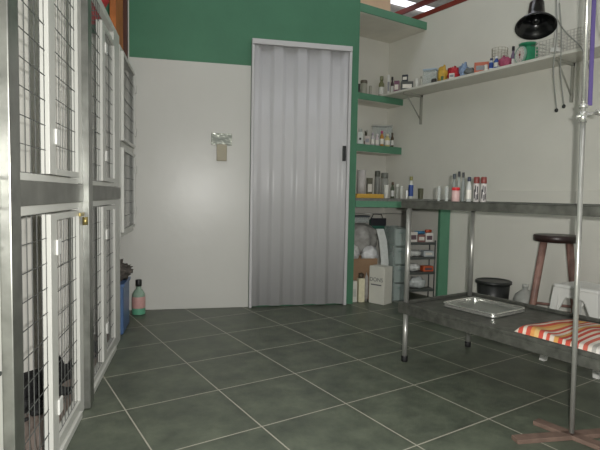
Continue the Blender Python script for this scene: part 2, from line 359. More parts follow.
# front stiles and rails
def fr(y0, y1, z0, z1, x0=XF-.03, x1=XF, name='frame_rail', m=FRAME, bev=.002): return MB().box(x0, x1, y0, y1, z0, z1, bev).build(name, m, kb)
for y0, y1 in ((.95, 1.338), (2.17, 2.248), (3.085, 3.30)):
    nm = 'side_sheet' if y0 < 1 else 'frame_stile'
    for z0, z1 in ((.002, .912), (.99, 1.925)):
        o = fr(y0, y1, z0, z1, name=nm)
        if y0 < 1:
            for z in (z0+.25, z0+.5, z1-.1):
                MB().tube([(XF, 1.322, z), (XF+.003, 1.322, z)], .006).build('screw', BLACKP, o)
for y0, y1 in ((1.413, 2.169), (2.33, 3.084)):
    fr(y0, y1, .002, .030, x1=XF+.010, name='sill'); fr(y0, y1, .031, .060)
    fr(y0, y1, .886, .913); fr(y0, y1, .986, 1.008); fr(y0, y1, 1.885, 1.925)
MB().box(XF-.03, XF+.004, .95, 3.30, .9135, .9855, .002).build('galvanised_band', GALVD, kb)
for y0, y1 in ((1.340, 1.411), (2.25, 2.327)):
    MB().box(XF-.028, XF+.026, y0, y1, .002, 2.75 if y0 < 2 else 1.95, .003).build('corner_post', GALV, kb)
# lining: partitions, floors, back, top
def ln(x0, x1, y0, y1, z0, z1, m=INNER, nm='lining'): MB().box(x0, x1, y0, y1, z0, z1).build(nm, m, kb)
XB = -1.09
for y in (1.36, 2.56, 3.272): ln(XB+.013, XF-.032, y, y+.02, .05, 1.90, nm='partition')
ln(XB, XB+.012, .95, 3.30, .05, 1.90, nm='back_sheet')
for y0, y1 in ((1.381, 2.559), (2.581, 3.271)):
    ln(XB+.013, XF-.032, y0, y1, .025, .05, TAN, 'kennel_floor'); ln(XB+.013, XF-.032, y0, y1, .93, .95, INNER, 'kennel_floor')
b = MB()
for i in range(30):
    y = .96+i*.08; b.box(XB, XF-.031, y-.0015, y+.0015, 1.926, 1.929)
for i in range(8):
    x = XB+.005+i*.08; b.box(x-.0015, x+.0015, .95, 3.30, 1.929, 1.932)
b.build('wire_roof', WIRE, kb)
for y in (.955, 1.451, 2.391, 3.285): MB().box(XB, XF-.031, y, y+.015, 1.903, 1.925).build('roof_bar', FRAME, kb)
# fixed mesh beside the doors and the doors themselves
def door(y0, y1, z0, z1, st, hinges, lat):
    b = MB(); x0, x1 = XF-.022, XF+.008
    b.box(x0, x1, y0, y0+st, z0, z1, .002); b.box(x0, x1, y1-.022, y1, z0, z1, .002)
    b.box(x0, x1, y0+st, y1-.022, z0, z0+.022); b.box(x0, x1, y0+st, y1-.022, z1-.022, z1)
    d = b.build('kennel_door', FRAME, kb)
    mesh_panel(y0+st, y1-.022, z0+.022, z1-.022, d)
    for z in hinges:
        MB().box(x1, x1+.008, y0+st*.7, y0+st+.025, z-.027, z+.027, .003).build('hinge', WPLA, d)
    if lat:
        q = MB(); q.box(x1, x1+.008, y1-.03, y1+.045, lat-.008, lat+.008, .002); q.tube([(x1+.012, y1+.035, lat-.012), (x1+.012, y1+.035, lat-.045)], .011)
        q.build('latch', mat('brass latch', 'a89860', .35, .8), d)
door(1.745, 2.165, 1.012, 1.86, .075, (1.14, 1.66), None)
door(1.745, 2.165, .064, .880, .075, (.205, .765), .862)
door(2.680, 3.080, 1.012, 1.82, .085, (1.143, 1.70), None)
door(2.680, 3.080, .064, .880, .085, (.225, .731), None)
for y0, y1 in ((1.414, 1.742), (2.332, 2.676)):
    mesh_panel(y0, y1, .061, .885, kb, name='wire_panel'); mesh_panel(y0, y1, 1.009, 1.884, kb, name='wire_panel')
# small kennel at the far end
sk = KE('small_kennel', 'small two tier wire kennel hung on the wall past the kennel block', 'kennel')
b = MB()
for z0, z1 in ((.66, .69), (1.245, 1.285), (1.855, 1.885)): b.box(XF-.03, XF, 3.325, 3.985, z0, z1, .002)
for y0 in (3.325, 3.955): b.box(XF-.03, XF, y0, y0+.03, .69, 1.855, .002)
b.build('frame', FRAME, sk)
b = MB(); b.box(-1.115, XF-.031, 3.325, 3.345, .66, 1.885); b.box(-1.115, XF-.031, 3.965, 3.985, .66, 1.885); b.box(-1.115, -1.10, 3.345, 3.965, .66, 1.885)
for z in (.66, 1.255, 1.875): b.box(-1.10, XF-.031, 3.345, 3.965, z, z+.01)
b.build('shell', INNER, sk)
for z0, z1 in ((.693, 1.242), (1.288, 1.852)):
    b = MB(); x0, x1 = XF+.001, XF+.018
    b.box(x0, x1, 3.35, 3.37, z0, z1); b.box(x0, x1, 3.94, 3.96, z0, z1); b.box(x0, x1, 3.37, 3.94, z0, z0+.02); b.box(x0, x1, 3.37, 3.94, z1-.02, z1)
    d = b.build('kennel_door', FRAME, sk)
    mesh_panel(3.37, 3.94, z0+.02, z1-.02, d, x=XF+.006)
    for z in (z0+.12, z1-.12): MB().box(x1, x1+.01, 3.93, 3.965, z-.03, z+.03, .002).build('hinge', FRAME, d)

# things stacked on the kennels
o = KE('wooden_board', 'orange brown wooden board standing on the small kennel by the green wall', 'board')
MB().box(-.56, -.52, 3.47, 3.80, 1.886, 3.0, .004).build('board', mat('orange varnished wood', 'a8622c', .5, var=.25, scale=7), o)
MB().box(-.53, -.50, 3.865, 3.965, 1.886, 2.9, .003).build('panel', mat('dark brown wood', '4a2a20', .5, var=.2), tag(KE('narrow_plank', None, None), 'narrow dark brown plank with a white edge beside the orange board', 'plank'))
MB().box(-.497, -.490, 3.872, 3.885, 1.888, 2.88).build('white_edge', FRAME, bpy.data.objects['narrow_plank'])
tag(MB().blob((-.62, 3.19, 2.16), (.10, .095, .22), .25, 9, flat=1.941, seed=3).build('red_bag', cmat('a5262c')), 'crumpled red bag on top of the kennel block', 'bag').rotation_euler = (0, 0, T)

# lying dogs ---------------------------------------------------------
def dog(name, lab, base, rz, s=1.0):
    me = bpy.data.meshes.new(name)
    J = [((0, 0, .085), .085), ((.12, .01, .095), .092), ((.25, .0, .10), .085), ((.34, -.01, .105), .062), ((.41, -.015, .10), .054), ((.475, -.02, .075), .032), ((.515, -.02, .062), .024),
         ((-.09, -.02, .06), .05), ((-.16, -.07, .03), .020), ((-.12, -.15, .022), .014), ((-.02, -.19, .020), .010),
         ((.24, -.07, .055), .040), ((.30, -.11, .028), .025), ((.40, -.12, .024), .021), ((.46, -.12, .022), .022),
         ((.24, .07, .055), .040), ((.30, .10, .028), .025), ((.40, .09, .024), .021), ((.46, .09, .022), .022),
         ((.0, -.085, .06), .055), ((.10, -.14, .035), .032), ((.02, -.16, .024), .022), ((.08, -.18, .022), .022),
         ((.0, .08, .06), .055), ((.10, .13, .035), .032), ((.02, .14, .024), .022), ((.08, .155, .022), .022)]
    E_ = [(0, 1), (1, 2), (2, 3), (3, 4), (4, 5), (5, 6), (0, 7), (7, 8), (8, 9), (9, 10), (2, 11), (11, 12), (12, 13), (13, 14), (2, 15), (15, 16), (16, 17), (17, 18),
          (0, 19), (19, 20), (20, 21), (21, 22), (0, 23), (23, 24), (24, 25), (25, 26)]
    me.from_pydata([Vector(p)*s for p, r in J], E_, [])
    o = bpy.data.objects.new(name, me); C.objects.link(o)
    md = o.modifiers.new('skin', 'SKIN'); sv = me.skin_vertices[0].data
    for i, (p, r) in enumerate(J): sv[i].radius = (r*s, r*s)
    sv[0].use_root = True
    sb = o.modifiers.new('sub', 'SUBSURF'); sb.levels = 2; sb.render_levels = 2
    dg = bpy.context.evaluated_depsgraph_get(); dg.update()
    nm = bpy.data.meshes.new_from_object(o.evaluated_get(dg))
    o.modifiers.clear(); o.data = nm
    for p in nm.polygons: p.use_smooth = True
    nm.materials.clear(); nm.materials.append(FUR)
    for sy in (-1, 1):
        e = MB(); e.lathe([(.024*s, 0), (.020*s, .02*s), (.010*s, .048*s), (.002*s, .062*s)], 10)
        e.xf(Matrix.Translation((.395*s, (-.015+sy*.034)*s, .135*s)) @ Matrix.Rotation(-sy*.3, 4, 'X') @ Matrix.Diagonal((.5, 1, 1, 1)))
        e.build('ear', FUR, o)
    MB().blob((.535*s, -.02*s, .066*s), (.010*s, .011*s, .009*s), 0, sub=2).build('nose', BLACKG, o)
    for sy in (-1, 1): MB().blob((.448*s, (-.018+sy*.026)*s, .118*s), (.007*s, .006*s, .007*s), 0, sub=2).build('eye', BLACKG, o)
    zmin = min(v.co.z for v in nm.vertices)
    o.location = K(base[0], base[1], base[2]-zmin+.001); o.rotation_euler = (0, 0, T+rz)
    tag(o, lab, 'dog'); return o
dog('dog', 'black dog lying behind the wire of the nearest lower kennel', (-.75, 2.14, .05), math.radians(58), .76)
dog('dog', 'black dog lying in the lower kennel farther from the camera', (-.622, 2.85, .05), math.radians(92), .54)

# things on the floor past the kennels
o = KE('storage_bin', 'blue plastic bin on the floor below the small kennel', 'bin', K(-.62, 3.57, 0))
b = MB(); b.box(-.13, .15, -.17, .14, .002, .34, .012); b.build('bin_body', BLUE, o)
MB().box(-.14, .158, -.178, .148, .325, .345, .004).build('rim', BLUE, o)
o = tag(MB().blob((0, 0, .065), (.13, .125, .07), .55, 22, 4, flat=.0, seed=5).build('crumpled_rags', mat('dark grey cloth', '56504a', .8, var=.5, scale=25, bump=.5)), 'dark crumpled rags piled on the blue bin', 'rags')
o.location = K(-.585, 3.57, .347); o.rotation_euler = (0, 0, T)
o = KE('jug', 'clear jug of green liquid with black cap and pink label beside blue bin', 'jug', K(-.437, 3.99, .001)); o.scale = (.88, .88, .88)
MB().lathe([(.050, 0), (.056, .01), (.057, .10), (.055, .18), (.035, .215), (.022, .225), (.022, .25)], 20).build('jug_body', cmat('96b09c', alpha=.75), o)
MB().lathe([(.058, .06), (.0585, .065), (.0585, .155), (.058, .16)], 20, close=False).build('label', cmat('c79a94'), o)
MB().lathe([(.0575, .004), (.0578, .055)], 20, close=False).build('liquid', cmat('5fa383'), o)
MB().lathe([(.024, .251), (.027, .255), (.027, .305), (.024, .31)], 16).build('cap', BLACKP, o)

# plate on the white wall sheet
o = KE('wall_plate', 'shiny metal plate with beige holder fixed on the white wall', 'plate', K(.202, 4.115, 1.40))
MB().box(-.085, .085, -.006, -.001, -.045, .052, .002).build('mirror_plate', mat('mirror steel', 'b9bcae', .16, 1, var=.1, bump=.8, bscale=9), o)
MB().box(-.040, .042, -.03, -.0065, -.175, -.040, .004).build('holder', mat('beige plastic', 'a39b84', .5), o)

# ================================================================ EXAM TABLE
et = thing('exam_table', 'long steel examination table with a lower shelf and tubular legs', 'table')
TX0, TX1, TY0, TY1 = 2.025, 2.665, .60, 2.055
def trayplate(z0, z1, rim, nm):
    b = MB(); b.box(TX0, TX1, TY0, TY1, z0, z1-rim, .002)
    w = .022
    b.box(TX0, TX0+w, TY0, TY1, z1-rim, z1, .003); b.box(TX1-w, TX1, TY0, TY1, z1-rim, z1, .003)
    b.box(TX0+w, TX1-w, TY1-w, TY1, z1-rim, z1, .003); b.box(TX0+w, TX1-w, TY0, TY0+w, z1-rim, z1, .003)
    return b.build(nm, PEWTER, et)
trayplate(.896, .941, .006, 'tabletop'); trayplate(.288, .352, .018, 'lower_shelf')
for x, y in ((2.058, 2.022), (2.625, 2.022), (2.058, .63), (2.625, .63)):
    lg = MB().tube([(x, y, .02), (x, y, .287)], .0145, 14).tube([(x, y, .353-.019), (x, y, .895)], .0145, 14).build('leg', STEEL, et)
    MB().lathe([(.017, .001), (.019, .004), (.019, .03), (.017, .034)], 14, x, y).build('rubber_foot', BLACKR, lg)

# tray on the lower shelf
o = thing('instrument_tray', 'shallow rectangular steel tray on the lower table shelf, left of the towel', 'tray', (2.37, 1.735, .3345), math.radians(2)); o.scale = (.88, .84, 1)
MB().box(-.165, .165, -.20, .19, .001, .006, .002).build('tray_pan', mat('dull tray steel', '9a9e9a', .3, .5, var=.05), o)
ring = []
for cx_, cy_, a0 in ((.14, .165, 0), (-.14, .165, 90), (-.14, -.175, 180), (.14, -.175, 270)):
    for k in range(5):
        a = math.radians(a0+k*22.5); ring.append((cx_+.03*math.cos(a), cy_+.03*math.sin(a), .022))
ring.append(ring[0])
MB().tube(ring, .005, 8, False).build('rim', CHROME, o)
b = MB()
for i in range(len(ring)-1):
    p, q = Vector(ring[i]), Vector(ring[i+1])
    f = [b.bm.verts.new(v) for v in (p, q, q+Vector((0, 0, -.018)), p+Vector((0, 0, -.018)))]; b.bm.faces.new(f)
b.build('tray_wall', CHROME, o)

# folded striped towel
def towel():
    m = bpy.data.materials.new('striped cotton'); m.use_nodes = True; nt = m.node_tree; N = nt.nodes; L = nt.links; bs = N['Principled BSDF']
    bs.inputs['Roughness'].default_value = .85
    tc = N.new('ShaderNodeTexCoord'); sp = N.new('ShaderNodeSeparateXYZ'); L.new(tc.outputs['UV'], sp.inputs[0])
    r = N.new('ShaderNodeValToRGB'); r.color_ramp.interpolation = 'CONSTANT'; e = r.color_ramp.elements
    seq = [('e6dccd', 0), ('cf5543', .025), ('e6d6c4', .055), ('d05a46', .08), ('dea05a', .11), ('e2bb78', .14), ('ce5746', .17), ('e5d8ca', .20), ('d25c49', .225), ('e4d5c5', .25), ('dba45c', .28), ('cc5140', .31), ('e6d8ca', .34), ('d05745', .365),
           ('e3d3c0', .40), ('c94f40', .43), ('e5dace', .46), ('d06a58', .49), ('e0d8cc', .52), ('aeaaa3', .55), ('dcd7cf', .575), ('a19d97', .60), ('d6d1c8', .63), ('a9a59e', .66), ('dfdad1', .70), ('dfb688', .76), ('e6d9c9', .86), ('c8604e', .92)]
    e[0].color = lin(seq[0][0]); e[0].position = 0
    e[1].color = lin(seq[1][0]); e[1].position = seq[1][1]
    for c, p in seq[2:]:
        q = e.new(p); q.color = lin(c)
    L.new(sp.outputs[1], r.inputs[0]); L.new(r.outputs[0], bs.inputs['Base Color'])
    b = MB(); nx, ny = 26, 44; W_, D_ = .44, .66
    uv = b.bm.loops.layers.uv.new('UVMap'); g = {}
    for layer, (z0, sgn) in enumerate(((.020, 1), (.001, 0))):
        for i in range(nx+1):
            for j in range(ny+1):
                u, v = i/nx, j/ny
                z = z0
                if sgn:
                    ed = min(u, 1-u, v, 1-v); z = .002+.022*min(1, ed/.05)**.5+.009*math.sin(v*13+u*5)*min(1, ed*8)+.006*math.sin(u*11+1+v*3)*min(1, ed*8)
                    z = max(z, .003)
                y = -v*D_+.030*math.sin(u*3.2)-.02+.01*math.sin(u*9)
                x = (u-.5)*W_+.016*math.sin(v*7)
                g[layer, i, j] = b.bm.verts.new((x, y, z))
    def qf(idx, uvs):
        f = b.bm.faces.new([g[k] for k in idx]); f.smooth = True
        for l, t_ in zip(f.loops, uvs): l[uv].uv = t_
    for layer in (0, 1):
        for i in range(nx):
            for j in range(ny):
                idx = [(layer, i, j), (layer, i+1, j), (layer, i+1, j+1), (layer, i, j+1)]; uvs = [(a[1]/nx, a[2]/ny*.999) for a in idx]
                qf(idx, uvs)
    for i in range(nx):
        for j in (0, ny):
            idx = [(0, i, j), (0, i+1, j), (1, i+1, j), (1, i, j)]; qf(idx, [(a[1]/nx, a[2]/ny*.999) for a in idx])
    for j in range(ny):
        for i in (0, nx):
            idx = [(0, i, j), (0, i, j+1), (1, i, j+1), (1, i, j)]; qf(idx, [(a[1]/nx, a[2]/ny*.999) for a in idx])
    o = b.build('folded_towel', m)
    o.location = (2.31, 1.362, .335); o.rotation_euler = (0, 0, math.radians(-3))
    return tag(o, 'folded towel in red, orange, white and grey stripes on the lower table shelf', 'towel')
towel()

# ================================================================ POLE STAND
ps = thing('pole_stand', 'tall thin chrome pole on rusty cross shaped foot before the exam table', 'stand', (1.985, 1.012, 0))
MB().tube([(0, 0, .022), (0, 0, 1.28)], .0098, 14).build('lower_pole', STEEL, ps)
MB().tube([(0, 0, 1.281), (0, 0, 2.45)], .0088, 14).build('upper_pole', CHROME, ps)
b = MB()
for a in (92, 156, 272, 336):
    b.box(0, .25 if a in (156, 336) else .15, -.023, .023, .002, .020, .002, Matrix.Translation((0, 0, 0)) @ RZ(math.radians(a-0)))
b.build('cross_foot', RUST, ps)
b = MB(); b.tube([(0, 0, 1.262), (0, 0, 1.305)], .014, 14); b.tube([(-.02, .015, 1.285), (.045, -.03, 1.30)], .0065, 8); b.tube([(.045, -.03, 1.30), (.05, -.034, 1.302)], .014, 10); b.blob((0, .0, 1.325), (.018, .018, .012), 0, sub=2)
b.build('clamp_knob', CHROME, ps)
ps.rotation_euler = (math.radians(-.75), math.radians(-.45), 0)
st = tag(MB().box(-.008, .008, -.003, .003, 1.33, 2.42, .001).build('purple_strap', mat('purple webbing', '524678', .7)), 'purple strap hanging down along the chrome pole', 'strap')
st.location = (2.003, 1.000, 0); st.rotation_euler = (math.radians(-.75), math.radians(-.45), math.radians(-33))

# ================================================================ STOOLS, PAIL, JUG
ws2 = thing('wooden_stool', 'tall round wooden stool with dark seat and worn reddish legs', 'stool', (3.27, 1.835, 0))
MB().lathe([(.130, .675), (.144, .680), (.147, .715), (.140, .722)], 32).build('seat', WOODD, ws2)
for a in (162, 256, 342, 76):
    ca, sa = math.cos(math.radians(a)), math.sin(math.radians(a))
    b = MB(); b.tube([(ca*.105, sa*.105, .674), (ca*.16, sa*.16, .32), (ca*.205, sa*.205, .003)], [.024, .022, .020], 8); b.build('leg', WOODR, ws2)
for z in (.22,):
    rr = .17; q = [(rr*math.cos(math.radians(a)), rr*math.sin(math.radians(a)), z) for a in (162, 256, 342, 76)]
    for i in range(4): MB().tube([q[i], q[(i+1) % 4]], .010, 8).build('stretcher', WOODR, ws2)
pl = thing('plastic_stool', 'white moulded plastic stool with arched sides behind the exam table', 'stool', (2.93, 1.447, 0), math.radians(-4))
b = MB(); b.box(-.128, .128, -.132, .132, .444, .470, .012)
b.build('seat', WPLA, pl)
def arch(x, y0, y1, axis):
    # apron with arched cut-out between two legs, a curved strip of moulded plastic
    b = MB(); n = 16; t = .005
    for i in range(n):
        u0, u1 = i/n, (i+1)/n
        def bot(u): return .40-.10*max(0, abs(u*2-1)-.55)/.45
        ya, yb = y0+(y1-y0)*u0, y0+(y1-y0)*u1
        pts = [(ya, bot(u0)), (yb, bot(u1)), (yb, .447), (ya, .447)]
        v = []
        for s in (-t, t):
            v.append([b.bm.verts.new((x+s, p, z) if axis == 'x' else (p, x+s, z)) for p, z in pts])
        b.bm.faces.new(v[0]); b.bm.faces.new(v[1][::-1])
        for k in range(4): b.bm.faces.new((v[0][k], v[0][(k+1) % 4], v[1][(k+1) % 4], v[1][k]))
    return b.build('apron', WPLA, pl)
arch(-.121, -.10, .10, 'x'); arch(.121, -.10, .10, 'x'); arch(-.126, -.095, .095, 'y'); arch(.126, -.095, .095, 'y')
for sx in (-1, 1):
    for sy in (-1, 1):
        b = MB()
        for (x0, y0, z0), (x1, y1, z1), w0, w1 in (((sx*.104, sy*.108, .448), (sx*.142, sy*.160, .002), .021, .016),):
            a_ = [b.bm.verts.new((x0+p*w0, y0+q*w0, z0)) for p, q in ((-1, -1), (1, -1), (1, 1), (-1, 1))]
            c_ = [b.bm.verts.new((x1+p*w1, y1+q*w1, z1)) for p, q in ((-1, -1), (1, -1), (1, 1), (-1, 1))]
            b.bm.faces.new(a_); b.bm.faces.new(c_[::-1])
            for k in range(4): b.bm.faces.new((a_[k], a_[(k+1) % 4], c_[(k+1) % 4], c_[k]))
        b.build('leg', WPLA, pl)
pa = thing('pail', 'black lidded plastic pail on the floor against the right wall', 'pail', (3.40, 2.40, 0))
MB().lathe([(.095, .003), (.105, .006), (.124, .285), (.122, .286)], 28).build('pail_body', BLACKP, pa)
MB().lathe([(.130, .287), (.137, .290), (.137, .310), (.128, .314), (.120, .306), (.05, .308), (.0, .309)][:-1], 28).build('lid', BLACKP, pa)
jg = thing('water_jug', 'frosted clear plastic jug on the floor right of the black pail', 'jug', (3.46, 2.165, 0))
MB().lathe([(.075, .002), (.082, .01), (.082, .19), (.070, .235), (.030, .268), (.020, .275), (.020, .295)], 24).build('jug_body', cmat('a9aaa4', alpha=.8), jg)
MB().lathe([(.022, .296), (.023, .298), (.023, .312), (.02, .315)], 16).build('cap', cmat('b5b6b0'), jg)

# ================================================================ LAMP AND TUBES
lp = thing('clamp_lamp', 'black bell shaped lamp on a white arm clamped to the wall shelf', 'lamp', (3.335, 1.95, 1.973))
MB().box(-.018, .045, -.03, .03, -.045, .03, .004).xf(Matrix.Translation((0, 0, 0))).build('clamp', WPLA, lp) if False else MB().box(-.020, .045, -.025, .025, .0005, .03, .004).build('clamp', WPLA, lp)
MB().tube([(0, 0, .03), (0, 0, .41)], .011, 10).build('upright', WPLA, lp)
kn = Vector((-.17, .045, .295))
MB().tube([(0, 0, .41), (-.03, .005, .47), (-.15, .035, .42), kn+Vector((0, 0, .02))], .008, 10).build('arm', BLACKP, lp)
sh = MB(); sh.lathe([(.035, .02), (.050, .01), (.058, -.085), (.066, -.120), (.092, -.140), (.122, -.165), (.138, -.185), (.140, -.197), (.136, -.197), (.118, -.165), (.088, -.146), (.06, -.125), (.05, -.085), (.030, -.0)], 36, close=False)
TILT = Matrix.Translation(kn+Vector((0, 0, .0))) @ RZ(math.radians(212)) @ Matrix.Rotation(math.radians(-22), 4, 'Y') @ Matrix.Scale(.92, 4)
sh.xf(TILT); sh.build('lamp_shade', BLACKG, lp)
bu = MB(); bu.lathe([(.012, -.05), (.02, -.07), (.032, -.11), (.036, -.135), (.028, -.158), (.008, -.168)], 20); bu.xf(TILT); bu.build('bulb', BLACKG, lp)
def hang(pts, n=14):
    P = [Vector(p) for p in pts]; out = []
    for i in range(len(P)-1):
        p0 = P[max(i-1, 0)]; p1 = P[i]; p2 = P[i+1]; p3 = P[min(i+2, len(P)-1)]
        for k in range(n):
            t_ = k/n; out.append(.5*((2*p1)+(-p0+p2)*t_+(2*p0-5*p1+4*p2-p3)*t_*t_+(-p0+3*p1-3*p2+p3)*t_**3))
    return out+[P[-1]]
TUBE = mat('grey rubber tubing', '8e9089', .5)
def tubing(pts, lab, tips):
    o = thing('rubber_tube', lab, 'tube', (0, 0, 0), 0, 'grey tubes hanging by the lamp')
    MB().tube(hang(pts), .0042, 8).build('tubing', TUBE, o)
    if tips: MB().blob(Vector(pts[-1])+Vector((0, 0, -.012)), (.012, .012, .014), 0, sub=2).build('tip', BLACKP, o)
tubing([(3.323, 1.955, 2.36), (3.30, 1.925, 2.10), (3.30, 1.935, 1.85), (3.30, 1.90, 1.58)], 'left grey tube hanging from the lamp, dark tip lowest', True)
tubing([(3.335, 1.937, 2.30), (3.30, 1.89, 2.06), (3.30, 1.885, 1.82), (3.30, 1.85, 1.60)], 'right grey tube hanging from the lamp beside the shelf bracket', True)
tubing([(3.322, 1.945, 2.20), (3.29, 1.86, 2.08), (3.29, 1.75, 1.95), (3.30, 1.69, 1.80)], 'grey tube slanting from the lamp down to behind the chrome pole', False)
tubing([(1.978, 1.018, 2.25), (2.03, .99, 1.95), (2.015, .998, 1.72), (2.03, .985, 1.60), (2.075, .96, 1.56)], 'looped grey tube right of the chrome pole near frame edge', False)

# ================================================================ SMALL THINGS
def yaw_to_cam(x, y, extra=0): return math.atan2(y, x)-PI/2+extra
def item(kind, x, y, z, w, h, col, lab, cat, grp, ex):
    m = cmat(col); rz = yaw_to_cam(x, y, random.uniform(-.25, .25)); r = w/2
    nm = {'bag': 'plastic_bag', 'carton': 'carton', 'cup': 'cup', 'tub': 'plastic_tub', 'roll': 'paper_roll', 'can': 'spray_can', 'plant': 'dried_plant', 'glass': 'drinking_glass', 'jar': 'jar', 'bottle': 'bottle', 'dispenser': 'soap_dispenser'}[kind]
    if cat in ('book', 'pouch', 'pot', 'jar'): nm = cat
    if kind == 'bag':
        b = MB(); d = min(w*.7, .075)
        b.blob((0, 0, h*.42), (w*.52, d*.55, h*.5), .42, 12, 3, flat=.0005, seed=random.random()*20)
        if h > .09:
            b.tube([(w*.1, 0, h*.75), (w*.12, .0, h*.9), (w*.16, .005, h*.985)], [w*.16, w*.06, w*.13], 8)
        o = b.build(nm, mat('soft plastic '+col, col, .38, var=.22, scale=35, bump=.4, bscale=60)); o.location = (x, y, z+.0005); o.rotation_euler = (0, 0, rz)
        return tag(o, lab, cat, grp)
    if kind == 'plant':
        o = thing(nm, lab, cat, (x, y, z), rz, grp)
        MB().lathe([(.014, .001), (.02, .045), (.021, .05)], 12).build('pot', cmat('6a5a4a'), o)
        b = MB()
        for i in range(16):
            a = i*2.4; t_ = random.uniform(.2, 1); q = r*.8
            b.tube([(0, 0, .05), (math.cos(a)*q*.5*t_, math.sin(a)*q*.3*t_, h*.6), (math.cos(a)*q*t_, math.sin(a)*q*.5*t_, h*random.uniform(.75, 1))], [.002, .004, .001], 5)
        b.build('foliage', m, o); return o
    o = thing(nm, lab, cat, (x, y, z+.0005), rz, grp)
    if kind == 'bottle':
        nk = h*.72; rn = r*.5
        gl = 'glass' in lab or 'clear' in lab
        MB().lathe([(r*.85, 0), (r, h*.02), (r, h*.6), (r*.9, h*.66), (rn, h*.75), (rn, h*.82)], 18).build('bottle_body', cmat(col, alpha=.7) if gl else m, o)
        MB().lathe([(rn*1.25, h*.821), (rn*1.35, h*.83), (rn*1.35, h*.985), (rn*1.2, h)], 14).build('cap', cmat(ex or 'dddddd'), o)
        if not gl:
            lc = 'd5d5cf' if (ex and col < '90') else 'e6e2d8'
            if 'blue label' in lab: lc = '2c4a92'
            MB().lathe([(r*1.012, h*.12), (r*1.012, h*(.62 if 'blue label' in lab else .48))], 18, close=False).build('label', cmat(lc), o)
    elif kind == 'can':
        MB().lathe([(r*.9, 0), (r, h*.02), (r, h*.70), (r*.85, h*.74)], 20).build('can_body', m, o)
        MB().lathe([(r*.93, h*.741), (r*.97, h*.75), (r*.95, h*.97), (r*.8, h)], 20).build('cap', cmat(ex), o)
        b = MB()
        for a0, z0, z1 in ((240, .40, .66), (275, .36, .62), (258, .06, .30), (286, .10, .34), (222, .14, .5)):
            v = [[b.bm.verts.new((r*1.012*math.cos(math.radians(a0+t_)), r*1.012*math.sin(math.radians(a0+t_)), z_*h)) for t_ in (0, 11, 22)] for z_ in (z0, z1)]
            for k in (0, 1): b.bm.faces.new((v[0][k], v[0][k+1], v[1][k+1], v[1][k]))
        b.build('print_marks', cmat('26262a'), o)
    elif kind == 'jar':
        MB().lathe([(r*.9, 0), (r, h*.03), (r, h*.74), (r*.85, h*.79)], 20).build('jar_body', cmat(col, alpha=.65) if 'pot' != cat else m, o)
        MB().lathe([(r*.95, h*.791), (r*.98, h*.80), (r*.98, h*.96), (r*.9, h)], 20).build('lid', cmat(ex), o)
        if h > .12: MB().blob((0, 0, h*.32), (r*.8, r*.8, h*.27), .2, 10, 3, seed=2).build('contents', cmat('c9c9c0' if 'cotton' in lab else '8a8a80'), o)
    elif kind == 'cup':
        MB().lathe([(r*.8, 0), (r*.85, h*.03), (r, h), (r*.92, h), (r*.78, h*.08)], 18).build('cup_body', m, o)
    elif kind == 'glass':
        MB().lathe([(r*.8, 0), (r*.85, h*.03), (r, h), (r*.92, h), (r*.78, h*.08)], 18).build('glass_body', GLASSM, o)
    elif kind == 'roll':
        MB().lathe([(r*.25, 0), (r, 0), (r, h), (r*.25, h), (r*.25, 0)], 22, close=False).build('paper', m, o)
        MB().lathe([(r*.2, .001), (r*.245, .001), (r*.245, h-.001), (r*.2, h-.001), (r*.2, .001)], 16, close=False).build('core', CARD, o)
    elif kind == 'carton':
        d = min(w*.6, .06)
        MB().box(-r, r, -d/2, d/2, 0, h, .001).build('box_body', m, o)
        MB().box(-r*.75, r*.75, -d/2-.0008, -d/2-.0001, h*.3, h*.7).build('label', cmat('ded9cd' if col < 'b' else '8d8f92'), o)
    elif kind == 'tub':
        d = min(w*.6, .10)
        MB().box(-r, r, -d/2, d/2, 0, h*.93, .004).build('tub_body', CLEAR, o)
        MB().box(-r*1.02, r*1.02, -d/2-.002, d/2+.002, h*.931, h, .003).build('lid', cmat(ex), o)
    elif kind == 'dispenser':
        d = .05
        MB().box(-r, r, -d/2, d/2, 0, h*.8, .006).build('dispenser_body', m, o)
        MB().box(-r*.55, r*.55, -d/3, d/3, h*.801, h, .004).build('top', cmat('a5aaa5'), o)
        MB().lathe([(.012, 0), (.012, .004)], 14).xf(Matrix.Translation((0, -d/2-.0001, h*.34)) @ Matrix.Rotation(PI/2, 4, 'X')).build('button', BLACKP, o)
    return o
for it in ITEMS: item(*it)

# yellow tray on the counter
o = thing('long_tray', 'long yellow tray at the front of the counter beside the green post', 'tray', (2.965, 3.44, .9425), math.radians(-4))
b = MB(); b.box(-.15, .15, -.045, .045, 0, .006, .001); b.box(-.15, .15, -.045, -.040, .006, .038); b.box(-.15, .15, .040, .045, .006, .038); b.box(-.15, -.145, -.040, .040, .006, .038); b.box(.145, .15, -.040, .040, .006, .038)
b.build('tray_body', cmat('c9a045'), o); MB().box(-.13, .13, -.036, .036, .0065, .030, .004).build('contents', cmat('8a7c5a'), o)

